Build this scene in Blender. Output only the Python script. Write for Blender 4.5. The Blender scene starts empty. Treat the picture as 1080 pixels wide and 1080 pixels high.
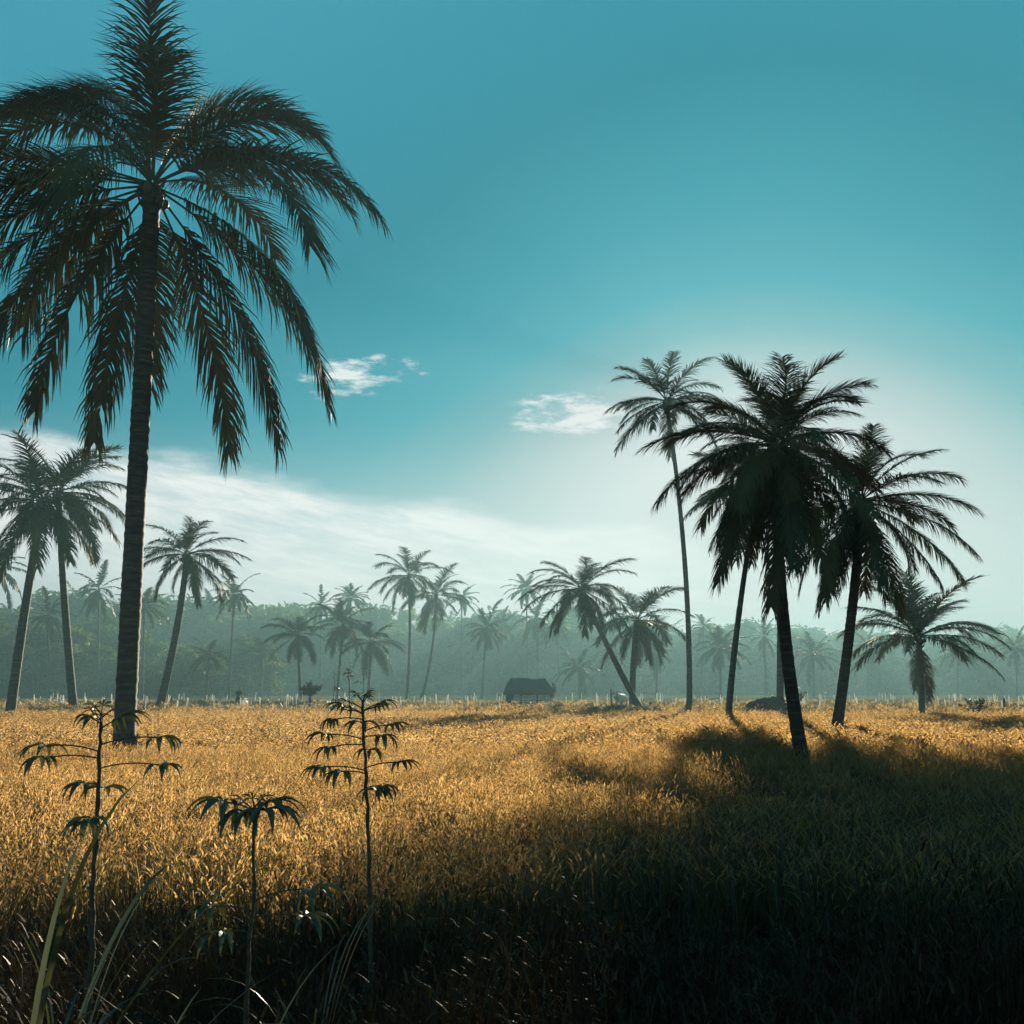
import bpy, math, random
from mathutils import Vector, Matrix, Euler, noise

R = math.radians
rng = random.Random(7)
scene = bpy.context.scene
COL = scene.collection

# ------------------------------------------------------------------ camera model
F = 1100.0 / 1080.0            # focal length in picture widths
PITCH = math.atan(188.0 / 1100.0)
EXPOSURE = 2.7
CAM = Vector((0.0, 0.0, 2.3))
cp, sp = math.cos(PITCH), math.sin(PITCH)
RICE_Z = 0.8                   # top of the rice, and level of the dry land beyond it


def ray(px, py):
    u = (px - 540.0) / 1100.0
    v = (540.0 - py) / 1100.0
    return Vector((u, cp - v * sp, sp + v * cp))


def at(px, py, Y):
    d = ray(px, py)
    return CAM + d * (Y / d.y)


def on_level(px, py, z=RICE_Z):
    d = ray(px, py)
    return CAM + d * ((z - CAM.z) / d.z)


SUN_PX = (788, 432)
SUN_DIR = ray(*SUN_PX).normalized()
SUN_EL = math.asin(SUN_DIR.z)
SUN_AZ = math.atan2(SUN_DIR.x, SUN_DIR.y)      # clockwise from +Y


def smooth(a, b, x):
    t = max(0.0, min(1.0, (x - a) / (b - a)))
    return t * t * (3 - 2 * t)


FIELD_NEAR, FIELD_FAR = 8.4, 76.0


def ground_z(x, y):
    far = smooth(FIELD_FAR - 2.0, FIELD_FAR + 1.5, y) * RICE_Z
    near = smooth(3.2, 1.2, y) * 0.62
    bump = 0.06 * noise.noise(Vector((x * .35, y * .35, 0))) if y > FIELD_FAR or y < FIELD_NEAR else 0.0
    return far + near + bump


# ------------------------------------------------------------------ materials
def mat(name):
    m = bpy.data.materials.new(name)
    m.use_nodes = True
    nt = m.node_tree
    nt.nodes.clear()
    out = nt.nodes.new('ShaderNodeOutputMaterial')
    return m, nt, out


def ramp(nt, fac, stops):
    n = nt.nodes.new('ShaderNodeValToRGB')
    e = n.color_ramp.elements
    while len(e) > 1:
        e.remove(e[-1])
    e[0].position, e[0].color = stops[0][0], (*stops[0][1], 1)
    for p, c in stops[1:]:
        k = e.new(p)
        k.color = (*c, 1)
    nt.links.new(fac, n.inputs['Fac'])
    return n.outputs['Color']


def noise_tex(nt, scale, detail=4.0, coord='Object', stretch=None):
    tc = nt.nodes.new('ShaderNodeTexCoord')
    n = nt.nodes.new('ShaderNodeTexNoise')
    n.inputs['Scale'].default_value = scale
    n.inputs['Detail'].default_value = detail
    src = tc.outputs[coord]
    if stretch:
        mp = nt.nodes.new('ShaderNodeMapping')
        mp.inputs['Scale'].default_value = stretch
        nt.links.new(src, mp.inputs['Vector'])
        src = mp.outputs['Vector']
    nt.links.new(src, n.inputs['Vector'])
    return n.outputs['Fac']


def leaf_mat(name, stops, transl=0.3, tcol=None, gloss=0.06, nscale=1.5, rough=.4):
    """thin leaf: diffuse + light let through + a little sheen; colour varies per plant and along it"""
    m, nt, out = mat(name)
    oi = nt.nodes.new('ShaderNodeObjectInfo')
    nf = noise_tex(nt, nscale, 3.0)
    mx = nt.nodes.new('ShaderNodeMath')
    mx.operation = 'MULTIPLY_ADD'
    mx.inputs[1].default_value = 0.55
    nt.links.new(oi.outputs['Random'], mx.inputs[0])
    sc = nt.nodes.new('ShaderNodeMath')
    sc.operation = 'MULTIPLY'
    sc.inputs[1].default_value = 0.55
    nt.links.new(nf, sc.inputs[0])
    nt.links.new(sc.outputs[0], mx.inputs[2])
    col = ramp(nt, mx.outputs[0], stops)
    df = nt.nodes.new('ShaderNodeBsdfDiffuse')
    tr = nt.nodes.new('ShaderNodeBsdfTranslucent')
    gl = nt.nodes.new('ShaderNodeBsdfGlossy')
    gl.inputs['Roughness'].default_value = rough
    nt.links.new(col, df.inputs['Color'])
    if tcol:
        mc = nt.nodes.new('ShaderNodeMix')
        mc.data_type = 'RGBA'
        mc.blend_type = 'MULTIPLY'
        mc.inputs['Factor'].default_value = 1.0
        nt.links.new(col, mc.inputs[6])
        mc.inputs[7].default_value = (*tcol, 1)
        nt.links.new(mc.outputs[2], tr.inputs['Color'])
    else:
        nt.links.new(col, tr.inputs['Color'])
    a = nt.nodes.new('ShaderNodeMixShader')
    a.inputs['Fac'].default_value = transl
    nt.links.new(df.outputs[0], a.inputs[1])
    nt.links.new(tr.outputs[0], a.inputs[2])
    b = nt.nodes.new('ShaderNodeMixShader')
    b.inputs['Fac'].default_value = gloss
    nt.links.new(a.outputs[0], b.inputs[1])
    nt.links.new(gl.outputs[0], b.inputs[2])
    nt.links.new(b.outputs[0], out.inputs['Surface'])
    return m


def solid_mat(name, stops, nscale=6.0, rough=.85, stretch=None, bump=.4, spec=.2):
    m, nt, out = mat(name)
    bs = nt.nodes.new('ShaderNodeBsdfPrincipled')
    bs.inputs['Roughness'].default_value = rough
    bs.inputs['Specular IOR Level'].default_value = spec
    f = noise_tex(nt, nscale, 6.0, stretch=stretch)
    nt.links.new(ramp(nt, f, stops), bs.inputs['Base Color'])
    bp = nt.nodes.new('ShaderNodeBump')
    bp.inputs['Strength'].default_value = bump
    bp.inputs['Distance'].default_value = .03
    nt.links.new(f, bp.inputs['Height'])
    nt.links.new(bp.outputs[0], bs.inputs['Normal'])
    nt.links.new(bs.outputs[0], out.inputs['Surface'])
    return m


M = {}
M['frond'] = leaf_mat('palm_leaf', [(0.1, (.018, .020, .009)), (.5, (.034, .036, .014)), (.9, (.058, .052, .018))],
                      .045, (1.1, 1.2, .8), .015, .8, .38)
M['frond_dry'] = leaf_mat('dry_palm_leaf', [(0.1, (.03, .022, .014)), (.9, (.075, .052, .03))], .04, None, .03, .8)
M['bark'] = solid_mat('palm_bark', [(.3, (.022, .019, .016)), (.55, (.042, .037, .031)), (.75, (.075, .067, .056))], 5.0, .9,
                      (.5, .5, 2.6), .6)
M['nut'] = solid_mat('coconut_husk', [(.3, (.05, .055, .02)), (.7, (.10, .08, .03))], 5, .6)
M['panicle'] = leaf_mat('ripe_rice_ear', [(.1, (.130, .088, .040)), (.5, (.205, .148, .070)), (.9, (.285, .222, .12))], .66,
                        (1.2, 1.02, .74), .012, 2.0, .5)
M['straw'] = leaf_mat('rice_straw', [(.1, (.064, .050, .024)), (.5, (.125, .10, .048)), (.9, (.225, .19, .107))], .66,
                      (1.2, 1.05, .72), .012, 1.2, .5)
M['rice_green_shade'] = leaf_mat('green_rice_blade', [(.1, (.010, .0095, .0045)), (.5, (.024, .022, .010)), (.9, (.08, .07, .038))], .6,
                           (1.3, 1.15, .55), .05, 1.2, .45)  # green rice colour, kept dark so it also deepens the near-right shade
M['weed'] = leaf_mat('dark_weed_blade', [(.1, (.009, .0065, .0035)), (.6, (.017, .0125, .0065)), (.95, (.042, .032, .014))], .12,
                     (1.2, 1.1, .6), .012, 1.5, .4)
M['cassava'] = leaf_mat('cassava_leaf', [(.1, (.025, .031, .016)), (.9, (.058, .062, .034))], .16, (1.2, 1.2, .6), .03, 2, .4)
M['cane'] = leaf_mat('broad_grass_blade', [(.1, (.016, .020, .012)), (.9, (.05, .055, .034))], .35, (1.2, 1.2, .7), .05, 1.5, .3)
M['stem'] = solid_mat('plant_stem', [(.3, (.035, .03, .02)), (.7, (.07, .06, .04))], 30, .8)
M['wood_leaf'] = leaf_mat('broadleaf_foliage', [(.1, (.014, .024, .012)), (.5, (.035, .050, .024)), (.9, (.09, .11, .05))], .25,
                          (1.1, 1.3, .6), .008, .3)
M['thatch'] = solid_mat('dark_thatch', [(.3, (.03, .03, .026)), (.7, (.075, .07, .06))], 12, .95, (1, 1, .3), .8)
M['timber'] = solid_mat('weathered_timber', [(.3, (.05, .045, .04)), (.7, (.11, .10, .085))], 8, .85, (4, 4, .5))
M['whitewash'] = solid_mat('whitewashed_boards', [(.3, (.38, .38, .36)), (.7, (.6, .6, .57))], 5, .8)
M['earth'] = solid_mat('dark_heaped_earth', [(.3, (.022, .018, .014)), (.7, (.05, .042, .032))], 3, .95, None, .9)
M['skin'] = solid_mat('skin', [(.3, (.16, .09, .055)), (.7, (.20, .115, .07))], 3, .6)
M['cloth'] = solid_mat('dark_cloth', [(.3, (.012, .013, .016)), (.7, (.025, .026, .03))], 8, .9)
M['hair'] = solid_mat('black_hair', [(.3, (.008, .007, .006)), (.7, (.015, .013, .012))], 20, .6)
M['sack'] = leaf_mat('white_woven_sack', [(.1, (.66, .66, .62)), (.9, (.8, .8, .77))], .35, None, .03, 4)
M['hide'] = leaf_mat('white_hide', [(.1, (.55, .52, .46)), (.9, (.78, .76, .7))], .2, None, .03, 3)
M['darkhide'] = solid_mat('dark_hide', [(.3, (.012, .010, .009)), (.7, (.03, .026, .022))], 5, .8)
M['comb'] = solid_mat('red_comb', [(.3, (.3, .03, .02)), (.7, (.4, .05, .03))], 10, .6)
M['stake'] = leaf_mat('white_stake_paint', [(.1, (.40, .41, .39)), (.9, (.70, .70, .67))], .5, None, .04, 3)


def ground_mat():
    m, nt, out = mat('field_soil')
    bs = nt.nodes.new('ShaderNodeBsdfPrincipled')
    bs.inputs['Roughness'].default_value = .95
    bs.inputs['Specular IOR Level'].default_value = 0.0
    f = noise_tex(nt, .9, 9.0)
    g = noise_tex(nt, .06, 5.0)
    soil = ramp(nt, f, [(.3, (.022, .018, .011)), (.55, (.05, .04, .022)), (.75, (.08, .07, .035))])
    dry = ramp(nt, f, [(.3, (.03, .033, .015)), (.5, (.055, .052, .025)), (.72, (.095, .085, .045))])
    tc = nt.nodes.new('ShaderNodeTexCoord')
    sx = nt.nodes.new('ShaderNodeSeparateXYZ')
    nt.links.new(tc.outputs['Object'], sx.inputs[0])
    mr = nt.nodes.new('ShaderNodeMapRange')
    mr.inputs['From Min'].default_value = 72
    mr.inputs['From Max'].default_value = 78
    nt.links.new(sx.outputs['Y'], mr.inputs['Value'])
    mx = nt.nodes.new('ShaderNodeMix')
    mx.data_type = 'RGBA'
    nt.links.new(mr.outputs[0], mx.inputs['Factor'])
    nt.links.new(soil, mx.inputs[6])
    nt.links.new(dry, mx.inputs[7])
    nt.links.new(mx.outputs[2], bs.inputs['Base Color'])
    bp = nt.nodes.new('ShaderNodeBump')
    bp.inputs['Distance'].default_value = .1
    nt.links.new(f, bp.inputs['Height'])
    nt.links.new(bp.outputs[0], bs.inputs['Normal'])
    nt.links.new(bs.outputs[0], out.inputs['Surface'])
    return m


# ------------------------------------------------------------------ mesh builder
class MB:
    def __init__(s):
        s.v, s.f, s.m = [], [], []

    def add(s, verts, faces, mi=0):
        b = len(s.v)
        s.v.extend([tuple(x) for x in verts])
        s.f.extend([tuple(b + i for i in f) for f in faces])
        s.m.extend([mi] * len(faces))

    def strip(s, pts, wvecs, mi=0):
        """blade: centre points with half-width vectors, the last one drawn to a point"""
        v, f = [], []
        n = len(pts)
        for p, w in zip(pts[:-1], wvecs[:-1]):
            v.append(p - w)
            v.append(p + w)
        v.append(pts[-1])
        for i in range(n - 2):
            f.append((2 * i, 2 * i + 1, 2 * i + 3, 2 * i + 2))
        f.append((2 * n - 4, 2 * n - 3, 2 * n - 2))
        s.add(v, f, mi)

    def tube(s, pts, radii, sides=8, mi=0, cap=True):
        v, f = [], []
        n = len(pts)
        ref = Vector((1, 0, 0))
        for i, (p, r) in enumerate(zip(pts, radii)):
            t = (pts[min(i + 1, n - 1)] - pts[max(i - 1, 0)]).normalized()
            if abs(t.dot(ref)) > .95:
                ref = Vector((0, 1, 0))
            a = (ref - t * ref.dot(t)).normalized()
            ref = a
            b = t.cross(a)
            for k in range(sides):
                th = 2 * math.pi * k / sides
                v.append(p + (a * math.cos(th) + b * math.sin(th)) * r)
        for i in range(n - 1):
            for k in range(sides):
                k2 = (k + 1) % sides
                f.append((i * sides + k, i * sides + k2, (i + 1) * sides + k2, (i + 1) * sides + k))
        if cap:
            f.append(tuple(range(sides - 1, -1, -1)))
            f.append(tuple((n - 1) * sides + k for k in range(sides)))
        s.add(v, f, mi)

    def box(s, x0, x1, y0, y1, z0, z1, mi=0):
        s.add([Vector(p) for p in ((x0, y0, z0), (x1, y0, z0), (x1, y1, z0), (x0, y1, z0),
                                   (x0, y0, z1), (x1, y0, z1), (x1, y1, z1), (x0, y1, z1))],
              [(0, 3, 2, 1), (4, 5, 6, 7), (0, 1, 5, 4), (1, 2, 6, 5), (2, 3, 7, 6), (3, 0, 4, 7)], mi)

    def ellipsoid(s, c, rx, ry, rz, seg=10, rings=7, mi=0, jit=0.0, rg=rng):
        v, f = [], []
        for i in range(rings + 1):
            ph = math.pi * i / rings
            for k in range(seg):
                th = 2 * math.pi * k / seg
                j = 1 + rg.uniform(-jit, jit)
                v.append(Vector((c[0] + rx * j * math.sin(ph) * math.cos(th), c[1] + ry * j * math.sin(ph) * math.sin(th),
                                 c[2] + rz * j * math.cos(ph))))
        for i in range(rings):
            for k in range(seg):
                k2 = (k + 1) % seg
                f.append((i * seg + k, (i + 1) * seg + k, (i + 1) * seg + k2, i * seg + k2))
        s.add(v, f, mi)

    def mesh(s, name, mats, smooth_=False):
        me = bpy.data.meshes.new(name)
        me.from_pydata(s.v, [], s.f)
        for m in mats:
            me.materials.append(m)
        me.polygons.foreach_set('material_index', s.m)
        if smooth_:
            me.polygons.foreach_set('use_smooth', [True] * len(s.f))
        me.update()
        return me


def link(name, me, parent=None, loc=(0, 0, 0), rot=(0, 0, 0), scale=(1, 1, 1)):
    o = bpy.data.objects.new(name, me)
    COL.objects.link(o)
    o.location, o.rotation_euler, o.scale = loc, rot, scale
    if parent:
        o.parent = parent
    return o


def tag(o, label=None, cat=None, group=None, kind=None):
    if label:
        o['label'] = label
    if cat:
        o['category'] = cat
    if group:
        o['group'] = group
    if kind:
        o['kind'] = kind
    return o


def empty(name, loc, rz=0.0):
    o = bpy.data.objects.new(name, None)
    o.empty_display_size = .3
    COL.objects.link(o)
    o.location = loc
    o.rotation_euler = (0, 0, rz)
    return o


# ------------------------------------------------------------------ scatter (only for what nobody could count)
def scatter(name, points, sources, kind='stuff'):
    """points: (x, y, z, rx, ry, rz, sx, sy, sz, index)"""
    col = bpy.data.collections.new(name + '_kinds')
    for i, me in enumerate(sources):
        o = bpy.data.objects.new('%s_kind_%s' % (name, 'abcdefghijklmnop'[i]), me)
        col.objects.link(o)
    me = bpy.data.meshes.new(name)
    me.from_pydata([p[:3] for p in points], [], [])
    a = me.attributes.new('rot', 'FLOAT_VECTOR', 'POINT')
    a.data.foreach_set('vector', [c for p in points for c in p[3:6]])
    a = me.attributes.new('scl', 'FLOAT_VECTOR', 'POINT')
    a.data.foreach_set('vector', [c for p in points for c in p[6:9]])
    a = me.attributes.new('idx', 'INT', 'POINT')
    a.data.foreach_set('value', [p[9] for p in points])
    o = link(name, me)
    tag(o, kind=kind)
    ng = bpy.data.node_groups.new(name + '_scatter', 'GeometryNodeTree')
    ng.interface.new_socket('Geometry', in_out='INPUT', socket_type='NodeSocketGeometry')
    ng.interface.new_socket('Geometry', in_out='OUTPUT', socket_type='NodeSocketGeometry')
    N, L = ng.nodes, ng.links
    gi, go = N.new('NodeGroupInput'), N.new('NodeGroupOutput')
    iop = N.new('GeometryNodeInstanceOnPoints')
    ci = N.new('GeometryNodeCollectionInfo')
    ci.inputs['Collection'].default_value = col
    ci.inputs['Separate Children'].default_value = True
    ci.inputs['Reset Children'].default_value = True

    def attr(n, t):
        x = N.new('GeometryNodeInputNamedAttribute')
        x.data_type = t
        x.inputs['Name'].default_value = n
        return x.outputs[0]
    L.new(gi.outputs[0], iop.inputs['Points'])
    L.new(ci.outputs[0], iop.inputs['Instance'])
    iop.inputs['Pick Instance'].default_value = True
    L.new(attr('idx', 'INT'), iop.inputs['Instance Index'])
    e2r = N.new('FunctionNodeEulerToRotation')
    L.new(attr('rot', 'FLOAT_VECTOR'), e2r.inputs[0])
    L.new(e2r.outputs[0], iop.inputs['Rotation'])
    L.new(attr('scl', 'FLOAT_VECTOR'), iop.inputs['Scale'])
    L.new(iop.outputs[0], go.inputs[0])
    md = o.modifiers.new('scatter', 'NODES')
    md.node_group = ng
    return o


# ------------------------------------------------------------------ ground
def build_ground():
    xs = [-680, -540, -420, -300, -200, -140] + [x * 4.0 for x in range(-25, 26)] + [140, 200, 300, 420, 540, 680]
    ys = [-70, -40, -20, -8, -3, 0, .6, 1.2, 1.7, 2.2, 2.7, 3.2, 4, 5, 6, 7, 7.6, 9, 12, 16, 22, 30, 38, 46, 54, 62, 68, 72, 74,
          74.8, 75.6, 76.4, 77.2, 78] + list(range(80, 200, 4)) + [210, 230, 260, 300, 350, 420, 540, 670]
    b = MB()
    for y in ys:
        for x in xs:
            b.v.append((x, y, ground_z(x, y)))
    nx = len(xs)
    for j in range(len(ys) - 1):
        for i in range(nx - 1):
            b.f.append((j * nx + i, j * nx + i + 1, (j + 1) * nx + i + 1, (j + 1) * nx + i))
            b.m.append(0)
    tag(link('ground', b.mesh('ground', [ground_mat()], True)), 'brown soil of the rice field and dry land', 'ground',
        kind='structure')


build_ground()


# ------------------------------------------------------------------ rice
def blade(b, rg, base, h, lean, az, w, mi, curl=.5, seg=4):
    d = Vector((math.cos(az), math.sin(az), 0))
    side = Vector((-d.y, d.x, 0))
    side = (side + d * rg.uniform(-.8, .8)).normalized()
    pts, ws = [], []
    p = base.copy()
    for i in range(seg + 1):
        s = i / seg
        pts.append(p.copy())
        ws.append(side * w * (1 - .75 * s))
        a = lean + curl * s * s * 2.0
        p = p + (d * math.sin(a) + Vector((0, 0, 1)) * math.cos(a)) * (h / seg)
    b.strip(pts, ws, mi)
    return pts


def rice_clump(name, seed, green, ears, fat=1.0):
    rg = random.Random(seed)
    b = MB()
    for i in range(20):
        az = rg.uniform(0, 2 * math.pi)
        r = rg.uniform(0, .12)
        base = Vector((math.cos(az) * r, math.sin(az) * r, 0))
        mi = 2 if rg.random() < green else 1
        blade(b, rg, base, rg.uniform(.55, .95), rg.uniform(.0, .2), az + rg.uniform(-.6, .6), .0075 * fat * rg.uniform(.7, 1.2), mi,
              rg.uniform(.0, .3) if rg.random() < .85 else .8)
    for i in range(ears):
        az = rg.uniform(0, 2 * math.pi)
        r = rg.uniform(0, .10)
        base = Vector((math.cos(az) * r, math.sin(az) * r, 0))
        pts = blade(b, rg, base, rg.uniform(.62, .84), rg.uniform(.0, .16), az, .003 * fat, 1, .1, 3)
        # the ear: a bowed chain of grains
        p = pts[-1]
        a = rg.uniform(.05, .4)
        d = Vector((math.cos(az), math.sin(az), 0))
        side = Vector((-d.y, d.x, 0))
        n = 6
        q, ep, ew = p.copy(), [], []
        wid = [.35, .8, 1.0, .9, .6, .3, 0]
        for k in range(n + 1):
            ep.append(q.copy())
            ew.append((side * math.cos(k * 1.1) + d * math.sin(k * 1.1)) * .0085 * fat * wid[k] * rg.uniform(.8, 1.2))
            a += rg.uniform(.02, .3)
            q = q + (d * math.sin(a) + Vector((0, 0, 1)) * math.cos(a)) * .03
        b.strip(ep, ew, 0)
        ew2 = [w.cross(Vector((0, 0, 1))) if i_ else w for i_, w in enumerate(ew)]
        if i % 2:
            b.strip(ep, ew2, 0)
    return b.mesh(name, [M['panicle'], M['straw'], M['rice_green_shade']])


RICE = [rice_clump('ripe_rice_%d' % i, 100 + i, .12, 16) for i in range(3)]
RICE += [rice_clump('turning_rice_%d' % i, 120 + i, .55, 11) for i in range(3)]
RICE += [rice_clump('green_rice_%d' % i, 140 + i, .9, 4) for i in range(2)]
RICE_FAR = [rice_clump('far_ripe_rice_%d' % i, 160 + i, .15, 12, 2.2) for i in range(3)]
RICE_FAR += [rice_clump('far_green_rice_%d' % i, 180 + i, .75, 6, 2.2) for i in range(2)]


def field_points():
    near, far = [], []
    rg = random.Random(3)

    def fill(y0, y1, step, dst, isfar):
        y = y0
        while y < y1:
            half = y * .56 + 6.0
            x = -half
            while x < half:
                xx = x + rg.uniform(-.5, .5) * step
                yy = y + rg.uniform(-.5, .5) * step
                x += step
                edge = FIELD_NEAR + .9 * noise.noise(Vector((xx * .5, 3.3, 0))) + .45 * noise.noise(Vector((xx * 2.1, 8, 0))) + .9 * smooth(-1.6, .6, xx)
                if yy < edge or yy > FIELD_FAR + .8 * noise.noise(Vector((xx * .2, 1, 0))):
                    continue
                n = noise.noise(Vector((xx * .11, yy * .09, 5)))
                n2 = noise.noise(Vector((xx * .6, yy * .35, 9)))
                g = .24 + .55 * n + .35 * n2
                g += .8 * smooth(17, 8, yy) + .9 * smooth(-.5, 2.5, xx - .05 * yy) * smooth(26, 16, yy) + .6 * smooth(36, 62, yy) * smooth(2, 16, xx) + .25 * smooth(58, 74, yy)  # near-right term masses dark blades, painting the palm shade into the rice
                n3 = noise.noise(Vector((xx * 1.7, yy * .9, 21)))
                if n3 < -.33 and rg.random() < .6:
                    continue
                h = rg.uniform(.78, 1.14) * (1 + .15 * n2 + .14 * n3) * (1.0 + .05 * n)
                w = rg.uniform(.85, 1.2)
                if isfar:
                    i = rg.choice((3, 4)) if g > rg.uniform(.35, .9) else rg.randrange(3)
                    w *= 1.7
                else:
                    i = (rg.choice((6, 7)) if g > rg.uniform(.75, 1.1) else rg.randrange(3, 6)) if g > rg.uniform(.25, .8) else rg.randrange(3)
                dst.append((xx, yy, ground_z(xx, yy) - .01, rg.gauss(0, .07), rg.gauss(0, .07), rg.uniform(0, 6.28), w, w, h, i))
            y += step
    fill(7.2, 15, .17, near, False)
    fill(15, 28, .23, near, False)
    fill(28, 48, .36, far, True)
    fill(48, 77, .5, far, True)
    return near, far


near_pts, far_pts = field_points()
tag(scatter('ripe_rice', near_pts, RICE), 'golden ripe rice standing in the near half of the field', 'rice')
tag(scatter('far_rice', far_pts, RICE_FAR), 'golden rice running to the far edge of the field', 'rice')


# ------------------------------------------------------------------ dark weeds on the near bank, dry grass beyond the field
def weed_tuft(name, seed, n, hmax, w, mats):
    rg = random.Random(seed)
    b = MB()
    for i in range(n):
        az = rg.uniform(0, 6.28)
        r = rg.uniform(0, .14)
        blade(b, rg, Vector((math.cos(az) * r, math.sin(az) * r, 0)), rg.uniform(.35, 1) * hmax, rg.uniform(.05, .6),
              az + rg.uniform(-.8, .8), w * rg.uniform(.6, 1.3), 0, rg.uniform(.1, .9))
    return b.mesh(name, mats)


def leafy_weed(name, seed):
    rg = random.Random(seed)
    b = MB()
    for i in range(5):
        az = rg.uniform(0, 6.28)
        p = Vector((rg.uniform(-.08, .08), rg.uniform(-.08, .08), 0))
        for k in range(7):
            p = p + Vector((math.cos(az) * .03, math.sin(az) * .03, rg.uniform(.04, .08)))
            a2 = rg.uniform(0, 6.28)
            blade(b, rg, p, rg.uniform(.06, .12), rg.uniform(.7, 1.2), a2, rg.uniform(.005, .010), 0, .5, 3)
    return b.mesh(name, [M['weed']])


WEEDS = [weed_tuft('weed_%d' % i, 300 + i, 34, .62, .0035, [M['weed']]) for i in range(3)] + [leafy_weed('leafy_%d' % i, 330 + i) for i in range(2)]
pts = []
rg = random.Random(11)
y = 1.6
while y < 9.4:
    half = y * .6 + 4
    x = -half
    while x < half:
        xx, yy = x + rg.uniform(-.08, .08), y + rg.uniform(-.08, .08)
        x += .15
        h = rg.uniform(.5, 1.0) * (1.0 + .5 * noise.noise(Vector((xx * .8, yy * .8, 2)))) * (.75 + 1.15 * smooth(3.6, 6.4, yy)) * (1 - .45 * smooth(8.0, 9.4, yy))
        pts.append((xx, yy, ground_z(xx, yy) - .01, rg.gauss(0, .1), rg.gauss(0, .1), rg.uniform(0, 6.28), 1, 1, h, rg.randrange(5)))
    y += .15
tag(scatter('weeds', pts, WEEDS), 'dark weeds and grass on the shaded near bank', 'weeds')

DRY = [weed_tuft('dry_grass_%d' % i, 350 + i, 26, .34, .012, [M['rice_green_shade'] if i else M['straw']]) for i in range(3)]
pts = []
y = 75.0
while y < 150:
    half = y * .56 + 4
    x = -half
    st = .8 if y < 95 else 1.4
    while x < half:
        xx, yy = x + rg.uniform(-.5, .5) * st, y + rg.uniform(-.5, .5) * st
        x += st
        n = noise.noise(Vector((xx * .15, yy * .08, 4)))
        if n + rg.uniform(-.4, .4) < -.1:
            continue
        s = rg.uniform(.8, 1.5) * (1 + n)
        pts.append((xx, yy, ground_z(xx, yy) - .01, 0, 0, rg.uniform(0, 6.28), s * 1.8, s * 1.8, s, rg.randrange(3)))
    y += st
tag(scatter('dry_grass', pts, DRY), 'short dry grass on the land beyond the field', 'grass')


# ------------------------------------------------------------------ palm fronds
def frond_into(b, L, e0, bend, leaf, droop, n, w, seed, origin=Vector((0, 0, 0)), az=0.0, rach=.035, pw=1.4, sway=0.0):
    rg = random.Random(seed)
    ca, sa = math.cos(az), math.sin(az)

    def W(v):
        return Vector((v.x * ca - v.y * sa, v.x * sa + v.y * ca, v.z))
    N = 22
    P, T = [], []
    p = Vector((0, 0, 0))
    for i in range(N + 1):
        s = i / N
        th = R(e0 - bend * s ** pw)
        t = Vector((math.cos(th), sway * s, math.sin(th))).normalized()
        P.append(p.copy())
        T.append(t)
        p = p + t * (L / N)
    b.tube([origin + W(q) for q in P], [rach * (1.6 if i == 0 else 1.0) * (1 - .9 * (i / N) ** .8) + .004 for i in range(N + 1)], 5, 0)
    Y = Vector((0, 1, 0))
    Z = Vector((0, 0, 1))
    for j in range(n):
        for sd in (-1, 1):
            if rg.random() < .05:
                continue
            s = .15 + .85 * ((j + rg.uniform(-.3, .3)) / n)
            s = max(.12, min(.995, s))
            k = s * N
            i = min(N - 1, int(k))
            q = P[i].lerp(P[i + 1], k - i)
            t = T[i]
            nn = Vector((-t.z, 0, t.x))
            if nn.z < 0:
                nn = -nn
            pr = min(1.0, .5 + (s - .13) * 2.6) if s < .38 else 1.0 - .52 * ((s - .38) / .62) ** 1.8
            gap = noise.noise(Vector((s * 11, seed * 1.7, sd * 5.0)))
            if gap > .42 and rg.random() < .75:
                continue
            l = leaf * pr * (.55 if gap < -.42 else 1.0) * (rg.uniform(.8, 1.14) if rg.random() > .12 else rg.uniform(.45, .8))
            a = R(64 - 34 * s + rg.uniform(-11, 11))
            d = (Y * sd * math.sin(a) + t * math.cos(a) + nn * .22).normalized()
            pts, ws = [q.copy()], []
            wd = (t - d * t.dot(d)).normalized()
            ws.append(wd * w * .5)
            seg = 3
            dr = droop * rg.uniform(.6, 1.3)
            for m in range(seg):
                g = min(.97, dr * (.25, .65, 1.0)[m])
                dd = (d * (1 - g) - Z * g).normalized()
                q = q + dd * (l / seg)
                pts.append(q.copy())
                wd = (t - dd * t.dot(dd))
                wd = wd.normalized() if wd.length > .05 else Y
                ws.append(wd * w * (.5, .34, .0)[m])
            b.strip([origin + W(x) for x in pts], [W(x) for x in ws], 0)


LODS = {'hi': (118, .042), 'mid': (74, .062), 'far': (30, .17)}
_fr = {}


def frond_mesh(cls, var, lod, dry=False):
    """shared frond meshes of 5 m length in six attitudes"""
    key = (cls, var, lod, dry)
    if key not in _fr:
        e0, bend = [(76, 62), (62, 66), (46, 66), (24, 62), (2, 56), (-30, 38), (-60, 20)][cls]
        rg = random.Random(cls * 31 + var * 7)
        n, w = LODS[lod]
        b = MB()
        frond_into(b, 5.0, e0 + rg.uniform(-7, 7), bend + rg.uniform(-22, 22), 1.55 * (1.0 if cls > 1 else .8 if cls else .6), [.2, .3, .4, .46, .55, .66, .78][cls], n, w,
                   cls * 101 + var, sway=rg.uniform(-.28, .28))
        _fr[key] = b.mesh('frond', [M['frond_dry'] if dry else M['frond']])
    return _fr[key]


def nut_mesh():
    b = MB()
    b.ellipsoid((0, 0, 0), .125, .125, .16, 9, 7)
    return b.mesh('coconut', [M['nut']], True)


NUT = nut_mesh()


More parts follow.
